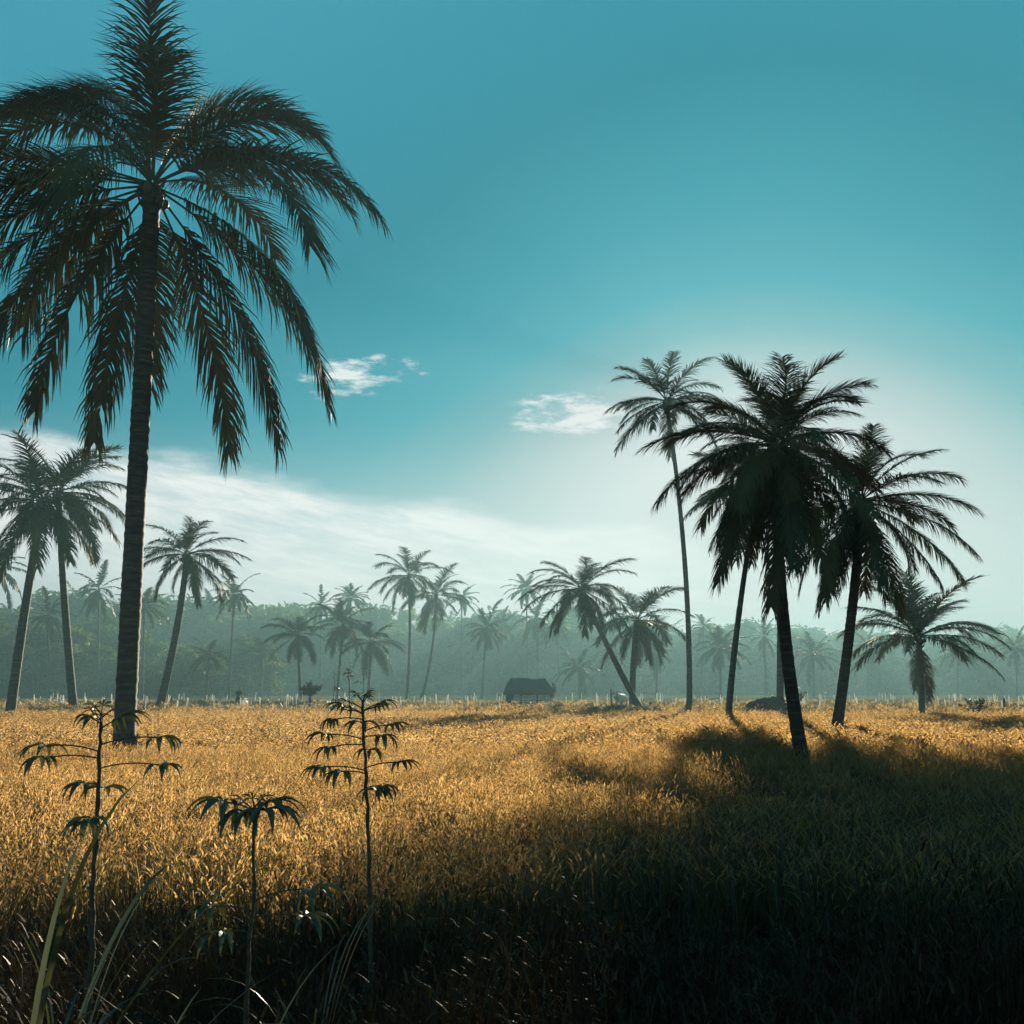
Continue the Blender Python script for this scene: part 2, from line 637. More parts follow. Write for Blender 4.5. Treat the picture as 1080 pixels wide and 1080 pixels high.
def trunk_mesh(pts, r0, r1, seed, sides=14, ring=.16, flare=1.25):
    """tapered, ringed stem along a bowed line, swollen at the foot, ragged with old leaf bases at the top"""
    rg = random.Random(seed)
    L = sum((pts[i + 1] - pts[i]).length for i in range(len(pts) - 1))
    n = max(14, int(L / ring))
    P, Rr = [], []
    for i in range(n + 1):
        s = i / n
        k = s * (len(pts) - 1)
        j = min(len(pts) - 2, int(k))
        P.append(pts[j].lerp(pts[j + 1], k - j))
        r = r0 + (r1 - r0) * s
        r *= 1 + (flare - 1) * math.exp(-s * L / .55)
        r *= 1 + .05 * (i % 2) + rg.uniform(-.03, .03)
        Rr.append(r)
    b = MB()
    b.tube(P, Rr, sides)
    # old leaf bases
    top = P[-1]
    for k in range(16):
        az = k * 2.4
        d = Vector((math.cos(az), math.sin(az), 0))
        o = top - Vector((0, 0, .1 + .05 * k)) + d * r1 * .6
        b.tube([o, o + d * .14 + Vector((0, 0, .12)), o + d * .24 + Vector((0, 0, .32))], [.07, .055, .02], 5)
    return b.mesh('trunk', [M['bark']], True)


def bow(a, m, c, n=12):
    """quadratic curve through three points"""
    k = m * 2 - (a + c) * .5
    return [a * (1 - t) ** 2 + k * 2 * t * (1 - t) + c * t * t for t in [i / n for i in range(n + 1)]]


def palm(label, base, crown, mid=None, r=(.2, .13), L=4.5, nf=28, lod='mid', spec=(), fill=True, nuts=0, seed=1, d=None, lean=0.0,
         dead=0, group=None, low=-45, zroot=None, kb=.78):
    """base, crown and mid are where they show in the photograph; d is the distance, else found from the foot"""
    rg = random.Random(seed)
    fb = on_level(*base)
    if d:
        fb = Vector((at(base[0], base[1], d).x, d, RICE_Z))
    z0 = ground_z(fb.x, fb.y) if zroot is None else zroot
    foot = Vector((fb.x, fb.y, z0))
    top = at(crown[0], crown[1], fb.y + lean)
    if mid:
        mp = at(mid[0], mid[1], fb.y + lean * .5)
    else:
        mp = foot.lerp(top, .5)
    root = tag(empty('coconut_palm', foot), label, 'palm tree', group)
    low_p = foot + Vector((0, 0, -.15))
    path = [p - foot for p in bow(low_p, mp, top)]
    link('trunk', trunk_mesh(path, r[0], r[1], seed, 16 if lod == 'hi' else 10, .13 if lod == 'hi' else .3), root)
    c = top - foot
    if lod == 'far':
        link('crown', crown_mesh(seed % 5), root, c, (0, 0, rg.uniform(0, 6.28)), (L / 5.0,) * 3)
        return root
    for i, (az, e0, bend, fl) in enumerate(spec):
        b = MB()
        n, w = LODS[lod]
        dr = max(.5 if seed == 5 else .25, min(.9, (.60 if lod == 'mid' or seed != 5 else .66) - e0 * .004)) * rg.uniform(.8, 1.15)
        frond_into(b, fl, e0 + rg.uniform(-4, 4), bend * kb, (.315 if e0 > -5 else .245) * fl, dr, n, w * fl / 5.2, seed * 77 + i, sway=rg.uniform(-.12, .12))
        zo = .05 + .25 * e0 / 90
        fo = link('frond', b.mesh('frond', [M['frond']]), root, c + Vector((math.cos(R(az)) * .08, math.sin(R(az)) * .08, zo)),
                  (0, 0, R(az)))
    nf = int(nf * .88)
    if fill:
        for i in range(nf):
            e = 76 - (76 - low) * ((i + .5) / nf) ** .85
            cls = min(range(7), key=lambda k: abs((84, 66, 46, 24, 2, -30, -62)[k] - e))
            az = i * 2.39996 + seed + rg.uniform(-.3, .3)
            s = L / 5.0 * rg.uniform(.76, 1.16) * (.66 if cls == 0 else 1)
            link('frond', frond_mesh(cls, rg.randrange(3), lod, False), root,
                 c + Vector((math.cos(az) * .08, math.sin(az) * .08, .05 + .3 * e / 90)), (rg.uniform(-.3, .3), rg.uniform(-.1, .1), az), (s, s, s))
    for i in range(dead):
        az = rg.uniform(0, 6.28)
        s = L / 5.0 * rg.uniform(.6, .85)
        tag(link('dead_frond', frond_mesh(6, rg.randrange(2), lod, True), root, c + Vector((math.cos(az) * .1, math.sin(az) * .1, -.3)),
                 (0, 0, az), (s, s, s)), 'dry brown frond hanging down')
    for i in range(nuts):
        az = i * 2.4 + rg.uniform(-.3, .3)
        rr = rg.uniform(.22, .38)
        link('coconut', NUT, root, c + Vector((math.cos(az) * rr, math.sin(az) * rr, rg.uniform(-.45, -.12))),
             (rg.uniform(-.4, .4), rg.uniform(-.4, .4), 0))
    return root


_cr = {}


def crown_mesh(v):
    """a whole far crown as one mesh, fronds of 5 m"""
    if v not in _cr:
        rg = random.Random(900 + v)
        b = MB()
        n, w = LODS['far']
        nf = (24, 17, 21, 27, 19)[v % 5]
        lo = (125, 108, 140, 118, 150)[v % 5]
        for i in range(nf):
            e = 74 - (lo - 10) * ((i + .5) / nf) ** .9
            bend = 26 + 46 * math.sin(R(min(90, max(0, 90 - e)))) if e > 0 else 62 + e * .6
            frond_into(b, 5.0 * rg.uniform(.7, 1.12), e + rg.uniform(-12, 12), bend + rg.uniform(-12, 12), .95, .5 + .15 * (e < 20), n, w,
                       v * 1000 + i, Vector((0, 0, .1)), i * 2.39996 + rg.uniform(-.3, .3), sway=rg.uniform(-.2, .2))
        _cr[v] = b.mesh('crown', [M['frond']])
    return _cr[v]


# the tall dark palm on the left
HERO = [(-8, 48, 118, 6.0), (-4, 22, 88, 7.0), (-34, 6, 92, 7.4), (-18, -30, 50, 7.8), (24, -26, 54, 8.0), (42, -40, 42, 8.2), (66, -50, 34, 8.0),
        (212, -8, 74, 7.6), (196, 10, 92, 7.4), (204, -26, 52, 7.8), (152, -40, 42, 7.6), (128, -52, 32, 7.6),
        (184, -10, 66, 7.2), (168, -28, 50, 7.4), (10, 34, 100, 6.2), (180, 20, 40, 6.4), (172, 52, 112, 6.4), (158, 72, 84, 5.6), (28, 74, 84, 5.4), (152, 74, 88, 5.8), (80, 60, 96, 6.4), (186, 60, 112, 5.8), (15, 70, 118, 5.8), (168, 72, 112, 5.6),
        (190, 66, 122, 5.2), (280, 74, 80, 5.4), (60, 30, 95, 5.8), (150, -4, 80, 6.6), (105, -22, 60, 6.8),
        (-95, 2, 88, 6.6), (-70, 52, 104, 5.6)]
palm('tall near palm with thick dark trunk and heavy hanging fronds', (131, 790), (161, 197), (146, 480), (.27, .225), nf=0, fill=False,
     lod='hi', spec=HERO, nuts=5, seed=5, zroot=0.0, kb=.95)

# the dark group on the right
palm('tallest slim palm with a thin curved trunk', (727, 750), (703, 424), (722, 590), (.21, .14), 4.7, 26, 'mid', nuts=8, seed=11,
     spec=[(178, 8, 58, 4.6), (200, -18, 50, 5.0), (185, 50, 100, 4.6), (0, 45, 95, 4.4), (-15, 5, 75, 4.6), (-40, -30, 45, 4.8)])
palm('palm leaning right from a dark root heap, its crown behind the biggest crown', (767, 752), (799, 520), (779, 650), (.24, .16), 5.6, 36,
     'mid', nuts=6, seed=12, d=74.5, spec=[(185, 0, 70, 6.0), (200, -30, 45, 6.0)])
palm('palm rising from the earth mound, crown hidden behind the biggest crown', (822, 742), (816, 474), (822, 600), (.27, .18), 5.6, 38, 'mid',
     nuts=5, seed=13, d=78.5)
palm('biggest of the dark palms, curved trunk rooted in the rice', (851, 796), (821, 470), (825, 640), (.165, .115), 2.75, 28, 'hi', nuts=8, seed=14,
     spec=[(182, 14, 60, 3.3), (195, -4, 68, 3.6), (215, -28, 45, 3.5), (172, 48, 90, 2.8), (160, 30, 90, 2.9), (10, 58, 95, 2.6),
           (-5, 20, 80, 2.7), (100, 66, 80, 2.4), (200, 74, 60, 2.3), (-30, 68, 70, 2.4), (-60, -25, 50, 3.4), (-120, -20, 55, 3.6),
           (-95, -50, 30, 3.8), (-70, -62, 22, 4.0), (205, -52, 32, 3.9), (-110, -66, 18, 4.2), (222, -40, 40, 4.0), (20, 48, 80, 2.7)],
     zroot=0.0, dead=2, low=-62)
palm('dark palm leaning right with long fronds stretched to the right', (878, 766), (908, 530), (899, 640), (.23, .17), 4.3, 28, 'hi', nuts=7, seed=15,
     spec=[(4, 38, 72, 4.9), (-6, 8, 60, 4.8), (-20, -14, 55, 5.2), (-35, -38, 38, 5.0), (175, -12, 60, 4.6), (200, -32, 45, 4.8),
           (8, 64, 95, 4.0), (95, 68, 70, 3.4), (185, 66, 80, 3.6), (-100, -45, 32, 4.6), (30, 74, 60, 3.4), (190, -55, 28, 5.2), (-65, -58, 26, 5.4), (-48, -30, 44, 5.6), (215, -46, 34, 5.4), (150, 78, 50, 3.4)], zroot=0.0, dead=1, low=-60)
palm('short bushy palm with dead fronds hanging round its trunk', (972, 752), (969, 672), (971, 715), (.22, .18), 5.0, 30, 'mid', nuts=3, seed=16,
     spec=[(0, 28, 78, 5.2), (-8, 6, 62, 5.4), (-20, -12, 58, 5.6), (182, 26, 80, 5.4), (190, 8, 72, 5.2), (5, 60, 50, 5.2), (176, 62, 60, 5.0), (90, 78, 40, 4.8), (30, 44, 60, 5.0), (150, 44, 60, 5.0)],
     dead=2, low=0)

# the pair by the cow
palm('strongly leaning palm with round crown of coconuts', (677, 748), (613, 622), (650, 700), (.26, .18), 4.5, 30, 'mid', nuts=14, seed=17,
     spec=[(180, 10, 70, 5.2), (186, 42, 95, 4.6), (215, -20, 50, 5.0), (0, 40, 85, 4.6), (-25, -25, 45, 5.2)])
palm('upright palm beside the leaning palm', (667, 739), (672, 655), (668, 700), (.30, .24), 5.0, 26, 'mid', nuts=4, seed=18, d=100, dead=4)

# the left group
palm('palm at the left picture edge leaning right, crown touching its neighbour', (10, 752), (45, 530), (26, 645), (.34, .22), 5.8, 28, 'mid', seed=19,
     spec=[(180, 20, 60, 6.0), (172, 45, 95, 5.4), (195, -10, 60, 5.8)], nuts=4)
palm('palm leaning left between the edge palm and the tall near palm', (78, 750), (62, 520), (67, 620), (.30, .2), 5.2, 28, 'mid', seed=20,
     spec=[(0, 20, 62, 5.6), (-6, 2, 72, 5.6), (8, 50, 95, 5.0), (-30, -20, 50, 5.2)], nuts=6)
palm('palm leaning right just right of the tall near trunk', (167, 750), (197, 585), (187, 660), (.30, .21), 4.0, 24, 'mid', seed=21,
     spec=[(0, 10, 52, 4.6), (4, 38, 72, 4.2), (184, 18, 66, 4.4), (200, 0, 80, 4.4), (-50, -48, 30, 4.4)], dead=2, nuts=5)

# paler palms in the mist
G = 'pale palms standing in the mist beyond the stakes'
palm('slender palm with pale crown, left of the two tallest misty palms', (428, 742), (431, 607), (432, 680), (.22, .16), 6.24, 26, 'mid', seed=31, d=156,
     group=G)
palm('misty palm leaning right against its taller neighbour', (443, 741), (460, 628), (455, 690), (.22, .16), 5.72, 24, 'mid', seed=32, d=162, group=G)
palm('low bushy misty palm above the stump plant', (317, 744), (314, 670), None, (.24, .18), 4.55, 24, 'mid', seed=33, d=145, group=G, dead=2)
palm('misty palm behind the tall cassava, trunk leaning right', (355, 742), (362, 660), None, (.22, .16), 4.94, 24, 'mid', seed=34, d=155, group=G)
palm('misty palm with wide drooping crown right of the tall cassava', (388, 742), (392, 678), None, (.22, .17), 5.46, 24, 'mid', seed=35, d=151, group=G)
FAR = [((241, 741), (247, 628), 4.2, 130, 'far palm with yellowish crown above the tree line right of the thick trunk'),
       ((217, 742), (220, 692), 3.4, 120, 'low far palm beside the standing person'),
       ((508, 738), (513, 664), 4.4, 135, 'misty palm left of the hut with hanging lower fronds'),
       ((557, 736), (555, 622), 5.0, 185, 'faint tall palm just left of the leaning palm'),
       ((568, 735), (566, 652), 5.6, 175, 'faint palm behind the hut roof'),
       ((612, 737), (610, 705), 4.0, 140, 'low faint palm right of the hut'),
       ((487, 736), (487, 632), 4.6, 190, 'faint tall palm behind the two tallest misty palms'),
       ((692, 737), (694, 690), 3.8, 150, 'faint palm between the upright palm and the slim trunk'),
       ((760, 737), (760, 684), 5.2, 150, 'clear misty palm with tiered fronds right of the slim trunk'),
       ((808, 735), (806, 672), 4.2, 185, 'faint thin palm seen left of the biggest trunk'),
       ((858, 736), (858, 692), 5.6, 170, 'faint palm between the two thick dark trunks'),
       ((740, 734), (742, 662), 4.6, 200, 'faintest palm close right of the slim trunk'),
       ((1072, 736), (1072, 684), 4.6, 160, 'faint palm at the right picture edge'),
       ((150, 740), (152, 640), 4.4, 140, 'dim palm close right of the thick near trunk'),
       ((103, 741), (104, 622), 5.0, 150, 'dim palm close left of the thick near trunk'),
       ((-8, 740), (-4, 600), 5.6, 130, 'dim palm behind the palm at the left edge'),
       ((275, 738), (276, 690), 4.2, 150, 'dim low palm right of the standing person'),
       ((338, 736), (338, 640), 4.2, 180, 'faint palm crown on the skyline above the stump plant'),
       ((368, 736), (370, 632), 4.6, 185, 'feathery faint palm crown on the skyline left of the two tallest misty palms'),
       ((530, 735), (530, 660), 4.6, 195, 'faint palm crown over the left end of the hut'),
       ((590, 735), (588, 662), 5.0, 190, 'faint palm crown under the leaning palm'),
       ((640, 735), (640, 690), 4.6, 175, 'faint low palm behind the leaning trunk'),
       ((915, 735), (916, 684), 4.6, 190, 'faint palm behind the stakes left of the bushy palm'),
       ((1010, 735), (1010, 690), 4.6, 180, 'faint palm behind the leafy shrub'),
       ((52, 740), (50, 650), 4.6, 140, 'dim palm between the two left trunks'),
       ]
for i, (b_, c_, L_, d_, lab) in enumerate(FAR):
    palm(lab, b_, c_, None, (.24, .17), L_ * 1.35, lod='far', seed=60 + i, d=d_ * 1.45, group=G)


# ------------------------------------------------------------------ the wood behind, one mass
def tree_mesh(name, seed, H):
    rg = random.Random(seed)
    b = MB()
    th = H * .35
    b.tube([Vector((0, 0, -.3)), Vector((.1, .05, th)), Vector((.05, -.1, H * .7))], [.25, .18, .06], 6, 1)
    clumps = []
    for i in range(17):
        a = rg.uniform(0, 6.28)
        z = rg.uniform(.22, .98)
        rad = H * .34 * math.sqrt(max(.05, 1 - ((z - .55) / .5) ** 2)) * rg.uniform(.3, 1)
        c = Vector((math.cos(a) * rad, math.sin(a) * rad, H * z * .95))
        clumps.append((c, H * rg.uniform(.09, .17)))
        b.tube([Vector((.05, 0, th * rg.uniform(.6, 1.3))), c], [.07, .02], 4, 1)
    for c, rad in clumps:
        for k in range(105):
            u = Vector((rg.gauss(0, 1), rg.gauss(0, 1), rg.gauss(0, 1))).normalized() * rad * rg.uniform(.35, 1.1)
            p = c + Vector((u.x * 1.2, u.y * 1.2, u.z * .8))
            t = Vector((rg.gauss(0, 1), rg.gauss(0, 1), rg.gauss(0, .6))).normalized()
            s = t.cross(Vector((rg.gauss(0, 1), rg.gauss(0, 1), rg.gauss(0, 1)))).normalized()
            l, w = rg.uniform(.25, .5), rg.uniform(.1, .2)
            b.add([p - t * l, p + s * w, p + t * l, p - s * w], [(0, 1, 2, 3)], 0)
    return b.mesh(name, [M['wood_leaf'], M['bark']])




def wood_palm(v):
    b = MB()
    src = crown_mesh(v)
    k = .55
    b.add([Vector(x.co) * k + Vector((0, 0, 7.6)) for x in src.vertices], [tuple(p.vertices) for p in src.polygons], 0)
    b.tube([Vector((0, 0, -.3)), Vector((.3, .1, 4)), Vector((0, 0, 7.7))], [.17, .13, .1], 6, 1)
    return b.mesh('wood_palm', [M['frond'], M['bark']])


TREES = [tree_mesh('broadleaf_%d' % i, 500 + i, 9.0) for i in range(4)] + [wood_palm(i) for i in range(3)]
pts = []
rg = random.Random(21)


def skyline(u):
    """how tall the far wood stands, by bearing: high on the left, low on the right"""
    px = 540 + 1100 * u
    hs = [(-300, 112), (0, 105), (100, 108), (200, 98), (290, 92), (380, 90), (480, 84), (600, 78), (740, 66), (900, 56), (1000, 52), (1080, 60), (1400, 66)]
    for (a, ha), (b_, hb) in zip(hs, hs[1:]):
        if a <= px <= b_:
            return ha + (hb - ha) * (px - a) / (b_ - a)
    return 60




for (y0, y1, n, k) in ((330, 372, 270, .82), (400, 450, 210, .95), (500, 580, 210, 1.0)):
    for i in range(n):
        yy = rg.uniform(y0, y1)
        u = -.66 + 1.32 * (i + rg.uniform(-.3, 1.3)) / n
        h = 1.16 * skyline(u) / 1100 * yy * k * (rg.choice((.4, .55, .66, .75, .84, .92, 1.06)) + .12 * noise.noise(Vector((u * 14, y0, 0)))) + .5
        h = min(h, 34.0)
        s = h / 9.0
        pts.append((u * yy, yy, RICE_Z - .1, 0, 0, rg.uniform(0, 6.28), s * rg.uniform(.7, 1.3), s * rg.uniform(.7, 1.3), s, rg.choice((0, 1, 2, 3, 0, 1, 2, 3, 4, 5, 6))))
# low growth closing the foot of the wood
for i in range(420):
    yy = rg.uniform(312, 375)
    u = -.66 + 1.32 * (i + rg.random()) / 420
    s = rg.uniform(.4, .8)
    pts.append((u * yy, yy, RICE_Z - .5, 0, 0, rg.uniform(0, 6.28), s * 1.6, s * 1.6, s, rg.randrange(4)))
# nearer darker growth on the left
for i in range(40):
    yy = rg.uniform(225, 285)
    u = -.62 + .40 * (i + rg.random()) / 40
    h = skyline(u) / 1100 * yy * rg.choice((.4, .55, .7, .8))
    s = h / 9.0
    pts.append((u * yy, yy, RICE_Z - .1, 0, 0, rg.uniform(0, 6.28), s * 1.2, s * 1.2, s, rg.randrange(4)))
tag(scatter('far_woods', pts, TREES), 'misty wood of broad trees closing off the plain', 'woods')


# ------------------------------------------------------------------ stakes
def stake_mesh(seed):
    rg = random.Random(seed)
    b = MB()
    p, P = Vector((0, 0, -.12)), []
    for i in range(6):
        P.append(p.copy())
        p = p + Vector((rg.uniform(-.018, .018), rg.uniform(-.018, .018), .224))
    b.tube(P, [.058, .058, .055, .055, .05, .015], 7)
    return b.mesh('stake', [M['stake']], True)


STAKES = [stake_mesh(i) for i in range(6)]
rg = random.Random(33)
SL = 'thin white stake standing among many others on the misty land beyond the rice'
n_st = 0
for row in range(11):
    yy0 = 80 + row * 6.2 + (row ** 1.5) * .7
    k = 27
    for i in range(k):
        px = -20 + 1120 * (i + rg.uniform(-.45, 1.45)) / k
        yy = yy0 + rg.uniform(-2.2, 2.2)
        if row < 2 and rg.random() < .55:
            continue
        x = (px - 540) / 1100 * yy * cp
        if abs(x - (557 - 540) / 1100 * 116) < 4 and yy < 122:
            continue
        h = rg.uniform(.55, 1.25)
        o = link('white_stake', STAKES[rg.randrange(6)], None, (x, yy, ground_z(x, yy)), (rg.gauss(0, .07), rg.gauss(0, .07), rg.uniform(0, 6.28)),
                 (1.0, 1.0, h))
        tag(o, SL, 'stake', 'white stakes beyond the rice')
        n_st += 1


# ------------------------------------------------------------------ hut
def build_hut():
    c = on_level(557, 742)
    Y = 114.0
    x = (557 - 540) / 1100 * Y * cp
    root = tag(empty('field_hut', (x, Y, ground_z(x, Y))), 'low open field hut with dark thatched roof beside the leaning palm', 'hut')
    w, dp, eave, ridge = 2.35, 1.5, 1.25, 2.75
    b = MB()
    n = 14
    top, bot = [], []
    # hipped roof with a thick, ragged eave
    rr = random.Random(4)
    ring_lo, ring_hi = [], []
    pts = []
    for t in range(n):
        pts.append((-w - .3 + (2 * w + .6) * t / n, -dp - .35))
    for t in range(6):
        pts.append((w + .3, -dp - .35 + (2 * dp + .7) * t / 6))
    for t in range(n):
        pts.append((w + .3 - (2 * w + .6) * t / n, dp + .35))
    for t in range(6):
        pts.append((-w - .3, dp + .35 - (2 * dp + .7) * t / 6))
    v, f = [], []
    m = len(pts)
    for (a, c_) in pts:
        v.append(Vector((a + rr.uniform(-.05, .05), c_, eave + rr.uniform(-.26, .06))))
    for (a, c_) in pts:
        v.append(Vector((a * .97, c_ * .97, eave + .22)))
    for (a, c_) in pts:
        v.append(Vector((a * .86, c_ * .5, (eave + ridge) / 2 + .18 + rr.uniform(-.03, .03))))
    for (a, c_) in pts:
        v.append(Vector((max(-w * .78, min(w * .78, a * .8)), c_ * .04, ridge + rr.uniform(-.14, .08))))
    for L_ in range(3):
        for i in range(m):
            j = (i + 1) % m
            f.append((L_ * m + i, L_ * m + j, (L_ + 1) * m + j, (L_ + 1) * m + i))
    f.append(tuple(3 * m + i for i in range(m)))
    f.append(tuple(range(m - 1, -1, -1)))
    b.add(v, f)
    link('roof', b.mesh('roof', [M['thatch']]), root)
    for sx in (-1, -.33, .4, 1):
        for sy in (-1, 1):
            b = MB()
            b.tube([Vector((sx * w, sy * dp, -.1)), Vector((sx * w + .03, sy * dp, .7)), Vector((sx * w, sy * dp, eave + .15))], [.09, .085, .075], 7)
            link('post', b.mesh('post', [M['timber']], True), root)
    b = MB()
    b.box(-w, w, -dp, dp, .38, .46)
    link('platform', b.mesh('platform', [M['timber']]), root)
    b = MB()
    for k in range(3):
        z = .52 + k * .2
        b.box(-w + .75, w - .1, -dp - .05, -dp - .015, z, z + .15)
    link('board_wall', b.mesh('board_wall', [M['whitewash']]), root)
    b = MB()
    for k in range(5):
        b.box(-w + .1 + k * .9, -w + .92 + k * .9, dp - .05, dp - .01, .47, 1.25)
    link('back_wall', b.mesh('back_wall', [M['timber']]), root)
    b = MB()
    b.box(-w - .02, -w + .5, -dp - .04, -dp + .01, .0, 1.3)
    link('door_panel', b.mesh('door_panel', [M['cloth']]), root)
    b = MB()
    for k in range(3):
        b.box(w - .55 + k * .3, w - .35 + k * .3, -dp - .12, -dp - .07, 0.0, 1.0 - .15 * k)
    link('pale_board', b.mesh('pale_board', [M['whitewash']]), root)


build_hut()


# ------------------------------------------------------------------ earth mounds
def mound(label, px, py, wpx, hpx, dfix=None, seed=1, name='earth_mound'):
    fb = on_level(px, py)
    Y = dfix or fb.y
    x = (px - 540) / 1100 * Y * cp
    sc = Y * cp / 1100
    w, h = wpx * sc, hpx * sc
    b = MB()
    seg, rings = 26, 8
    v, f = [], []
    for i in range(rings + 1):
        t = i / rings
        for k in range(seg):
            th = 2 * math.pi * k / seg
            rr = (1 - t) * (1 + .22 * noise.noise(Vector((math.cos(th) * 1.6, math.sin(th) * 1.6, seed))))
            z = h * (1 - (1 - t) ** 1.7) if i else -.15
            p = Vector((math.cos(th) * rr * w / 2, math.sin(th) * rr * w * .36, z))
            nz = noise.noise(Vector((p.x * 1.3 + seed, p.y * 1.3, p.z))) + .6 * noise.noise(Vector((p.x * 4 + seed, p.y * 4, p.z * 3)))
            p.z += nz * .3 * h if 0 < i else 0
            v.append(p)
    for i in range(rings):
        for k in range(seg):
            k2 = (k + 1) % seg
            f.append((i * seg + k, i * seg + k2, (i + 1) * seg + k2, (i + 1) * seg + k))
    f.append(tuple(rings * seg + k for k in range(seg)))
    b.add(v, f)
    rg2 = random.Random(seed)
    for k in range(70):   # withered blades and roots sticking out of it
        a = rg2.uniform(0, 6.28)
        q = rg2.uniform(.3, 1.0)
        base = Vector((math.cos(a) * w / 2 * (1 - q) * 1.0, math.sin(a) * w * .36 * (1 - q), h * (1 - (1 - q) ** 1.7) * .9 - .02))
        blade(b, rg2, base, rg2.uniform(.15, .45) * min(1, h), rg2.uniform(.2, 1.0), a, .02, 1, .5)
    return tag(link(name, b.mesh(name, [M['earth'], M['weed']]), None, (x, Y, ground_z(x, Y))), label, 'mound')


mound('large dark earth mound between the dark palm trunks', 812, 750, 70, 15, 77.5, 2)
mound('small dark root heap at the foot of the slim tall palm', 727, 752, 22, 6, 74.6, 3, 'root_heap')
mound('dark root heap at the foot of the palm leaning right', 765, 753, 26, 7, 74.2, 4, 'root_heap')
mound('low dark earth heap right of the thick leaning trunk', 899, 752, 28, 3.5, 76.5, 5)
mound('low dark clod heap at the foot of the tall near palm', 142, 788, 46, 54, 26.0, 6, 'root_heap')


# ------------------------------------------------------------------ leafy plants
def shrub(name, label, px, py, wpx, hpx, Y, seed, mat_='cassava', leaf=.16, nst=9, stump=0.0):
    rg = random.Random(seed)
    x = (px - 540) / 1100 * Y * cp
    sc = Y * cp / 1100
    w, h = wpx * sc, hpx * sc
    root = tag(empty(name, (x, Y, ground_z(x, Y))), label, 'plant')
    b, lf = MB(), MB()
    if stump:
        b.tube([Vector((0, 0, -.1)), Vector((.02, 0, h * stump * .6)), Vector((0, .02, h * stump))], [.16, .13, .12], 8)
    for i in range(nst):
        a = i * 2.4 + rg.uniform(-.3, .3)
        p = Vector((0, 0, h * stump * .9))
        tip = Vector((math.cos(a) * w / 2 * rg.uniform(.4, 1), math.sin(a) * w / 2 * rg.uniform(.4, 1), h * rg.uniform(.6, 1)))
        path = bow(p, (p + tip) * .5 + Vector((0, 0, h * .12)), tip, 8)
        b.tube(path, [.02 * (1 - .1 * k) for k in range(9)], 4)
        for k in range(2, 9):
            for q in range(4):
                a2 = rg.uniform(0, 6.28)
                blade(lf, rg, path[k] + Vector((rg.uniform(-.1, .1), rg.uniform(-.1, .1), rg.uniform(-.05, .1))), leaf * rg.uniform(.7, 1.3),
                      rg.uniform(.4, 1.5), a2, leaf * .22, 0, .4, 3)
    link('stem', b.mesh('stem', [M['stem']]), root)
    link('foliage', lf.mesh('foliage', [M[mat_]]), root)
    return root


shrub('leafy_shrub', 'small leafy shrub with shining leaves right of the bushy palm', 1028, 752, 34, 20, 75.5, 1, leaf=.3)
shrub('leafy_shrub', 'scrubby shrub growing behind the biggest palm trunk beside the mound', 838, 748, 24, 26, 77.0, 2, leaf=.26)
shrub('stump_plant', 'bushy green plant sprouting from a stump among the white stakes', 327, 746, 26, 24, 86, 3, 'weed', .5, 12, .5)
shrub('leafy_shrub', 'dark shrub peeping out behind the right end of the hut', 581, 741, 16, 22, 118, 4, leaf=.4)


def spiky(label, px, Y, hpx, seed):
    rg = random.Random(seed)
    x = (px - 540) / 1100 * Y * cp
    h = hpx * Y * cp / 1100
    b = MB()
    for i in range(22):
        az = i * 2.4
        blade(b, rg, Vector((math.cos(az) * .06, math.sin(az) * .06, -.02)), h * rg.uniform(.7, 1.05), .1 + .04 * i, az, .035, 0, .15)
    tag(link('spiky_plant', b.mesh('spiky_plant', [M['cassava']]), None, (x, Y, ground_z(x, Y))), label, 'plant')


spiky('small spiky plant beside the low earth heap', 914, 76, 15, 1)


def post(label, px, Y, hpx, seed, fat=1.0):
    rg = random.Random(seed)
    x = (px - 540) / 1100 * Y * cp
    h = hpx * Y * cp / 1100
    b = MB()
    P = [Vector((rg.uniform(-.02, .02), rg.uniform(-.02, .02), -.1 + (h + .1) * i / 5)) for i in range(6)]
    b.tube(P, [q * fat for q in (.10, .095, .1, .09, .092, .07)], 8)
    b.tube([P[3], P[3] + Vector((.12, 0, .16))], [.04, .02], 5)
    tag(link('wooden_post', b.mesh('wooden_post', [M['timber']], True), None, (x, Y, ground_z(x, Y)), (rg.gauss(0, .04), rg.gauss(0, .04), 0)), label, 'post')


post('short dark wooden post at the right picture edge', 1058, 80, 13, 1)
post('short dark wooden post between the thick near trunk and the standing person', 181, 88, 12, 2)
post('thin bare pole left of the young plant far out in the field', 352, 76, 50, 4, .35)
post('thin dark pole standing in front of the leaning palm and white cow', 645, 82, 22, 3, .6)


# ------------------------------------------------------------------ bodies grown over a skeleton
def skin_body(name, joints, edges, mat_, parent=None, loc=(0, 0, 0), rz=0.0, root=0, sub=2):
    me = bpy.data.meshes.new(name)
    me.from_pydata([j[:3] for j in joints], edges, [])
    me.materials.append(mat_)
    o = link(name, me, parent, loc, (0, 0, rz))
    lay = me.skin_vertices[0] if me.skin_vertices else None
    if lay is None:
        md = o.modifiers.new('skin', 'SKIN')
        lay = me.skin_vertices[0] if me.skin_vertices else None
    else:
        md = o.modifiers.new('skin', 'SKIN')
    if lay is None:
        bpy.context.view_layer.objects.active = o
        bpy.ops.mesh.customdata_skin_add()
        lay = me.skin_vertices[0]
    for v, j in zip(lay.data, joints):
        r = j[3]
        v.radius = (r, j[4] if len(j) > 4 else r)
        v.use_root = False
    lay.data[root].use_root = True
    md.use_smooth_shade = True
    ss = o.modifiers.new('smooth', 'SUBSURF')
    ss.levels = ss.render_levels = sub
    return o


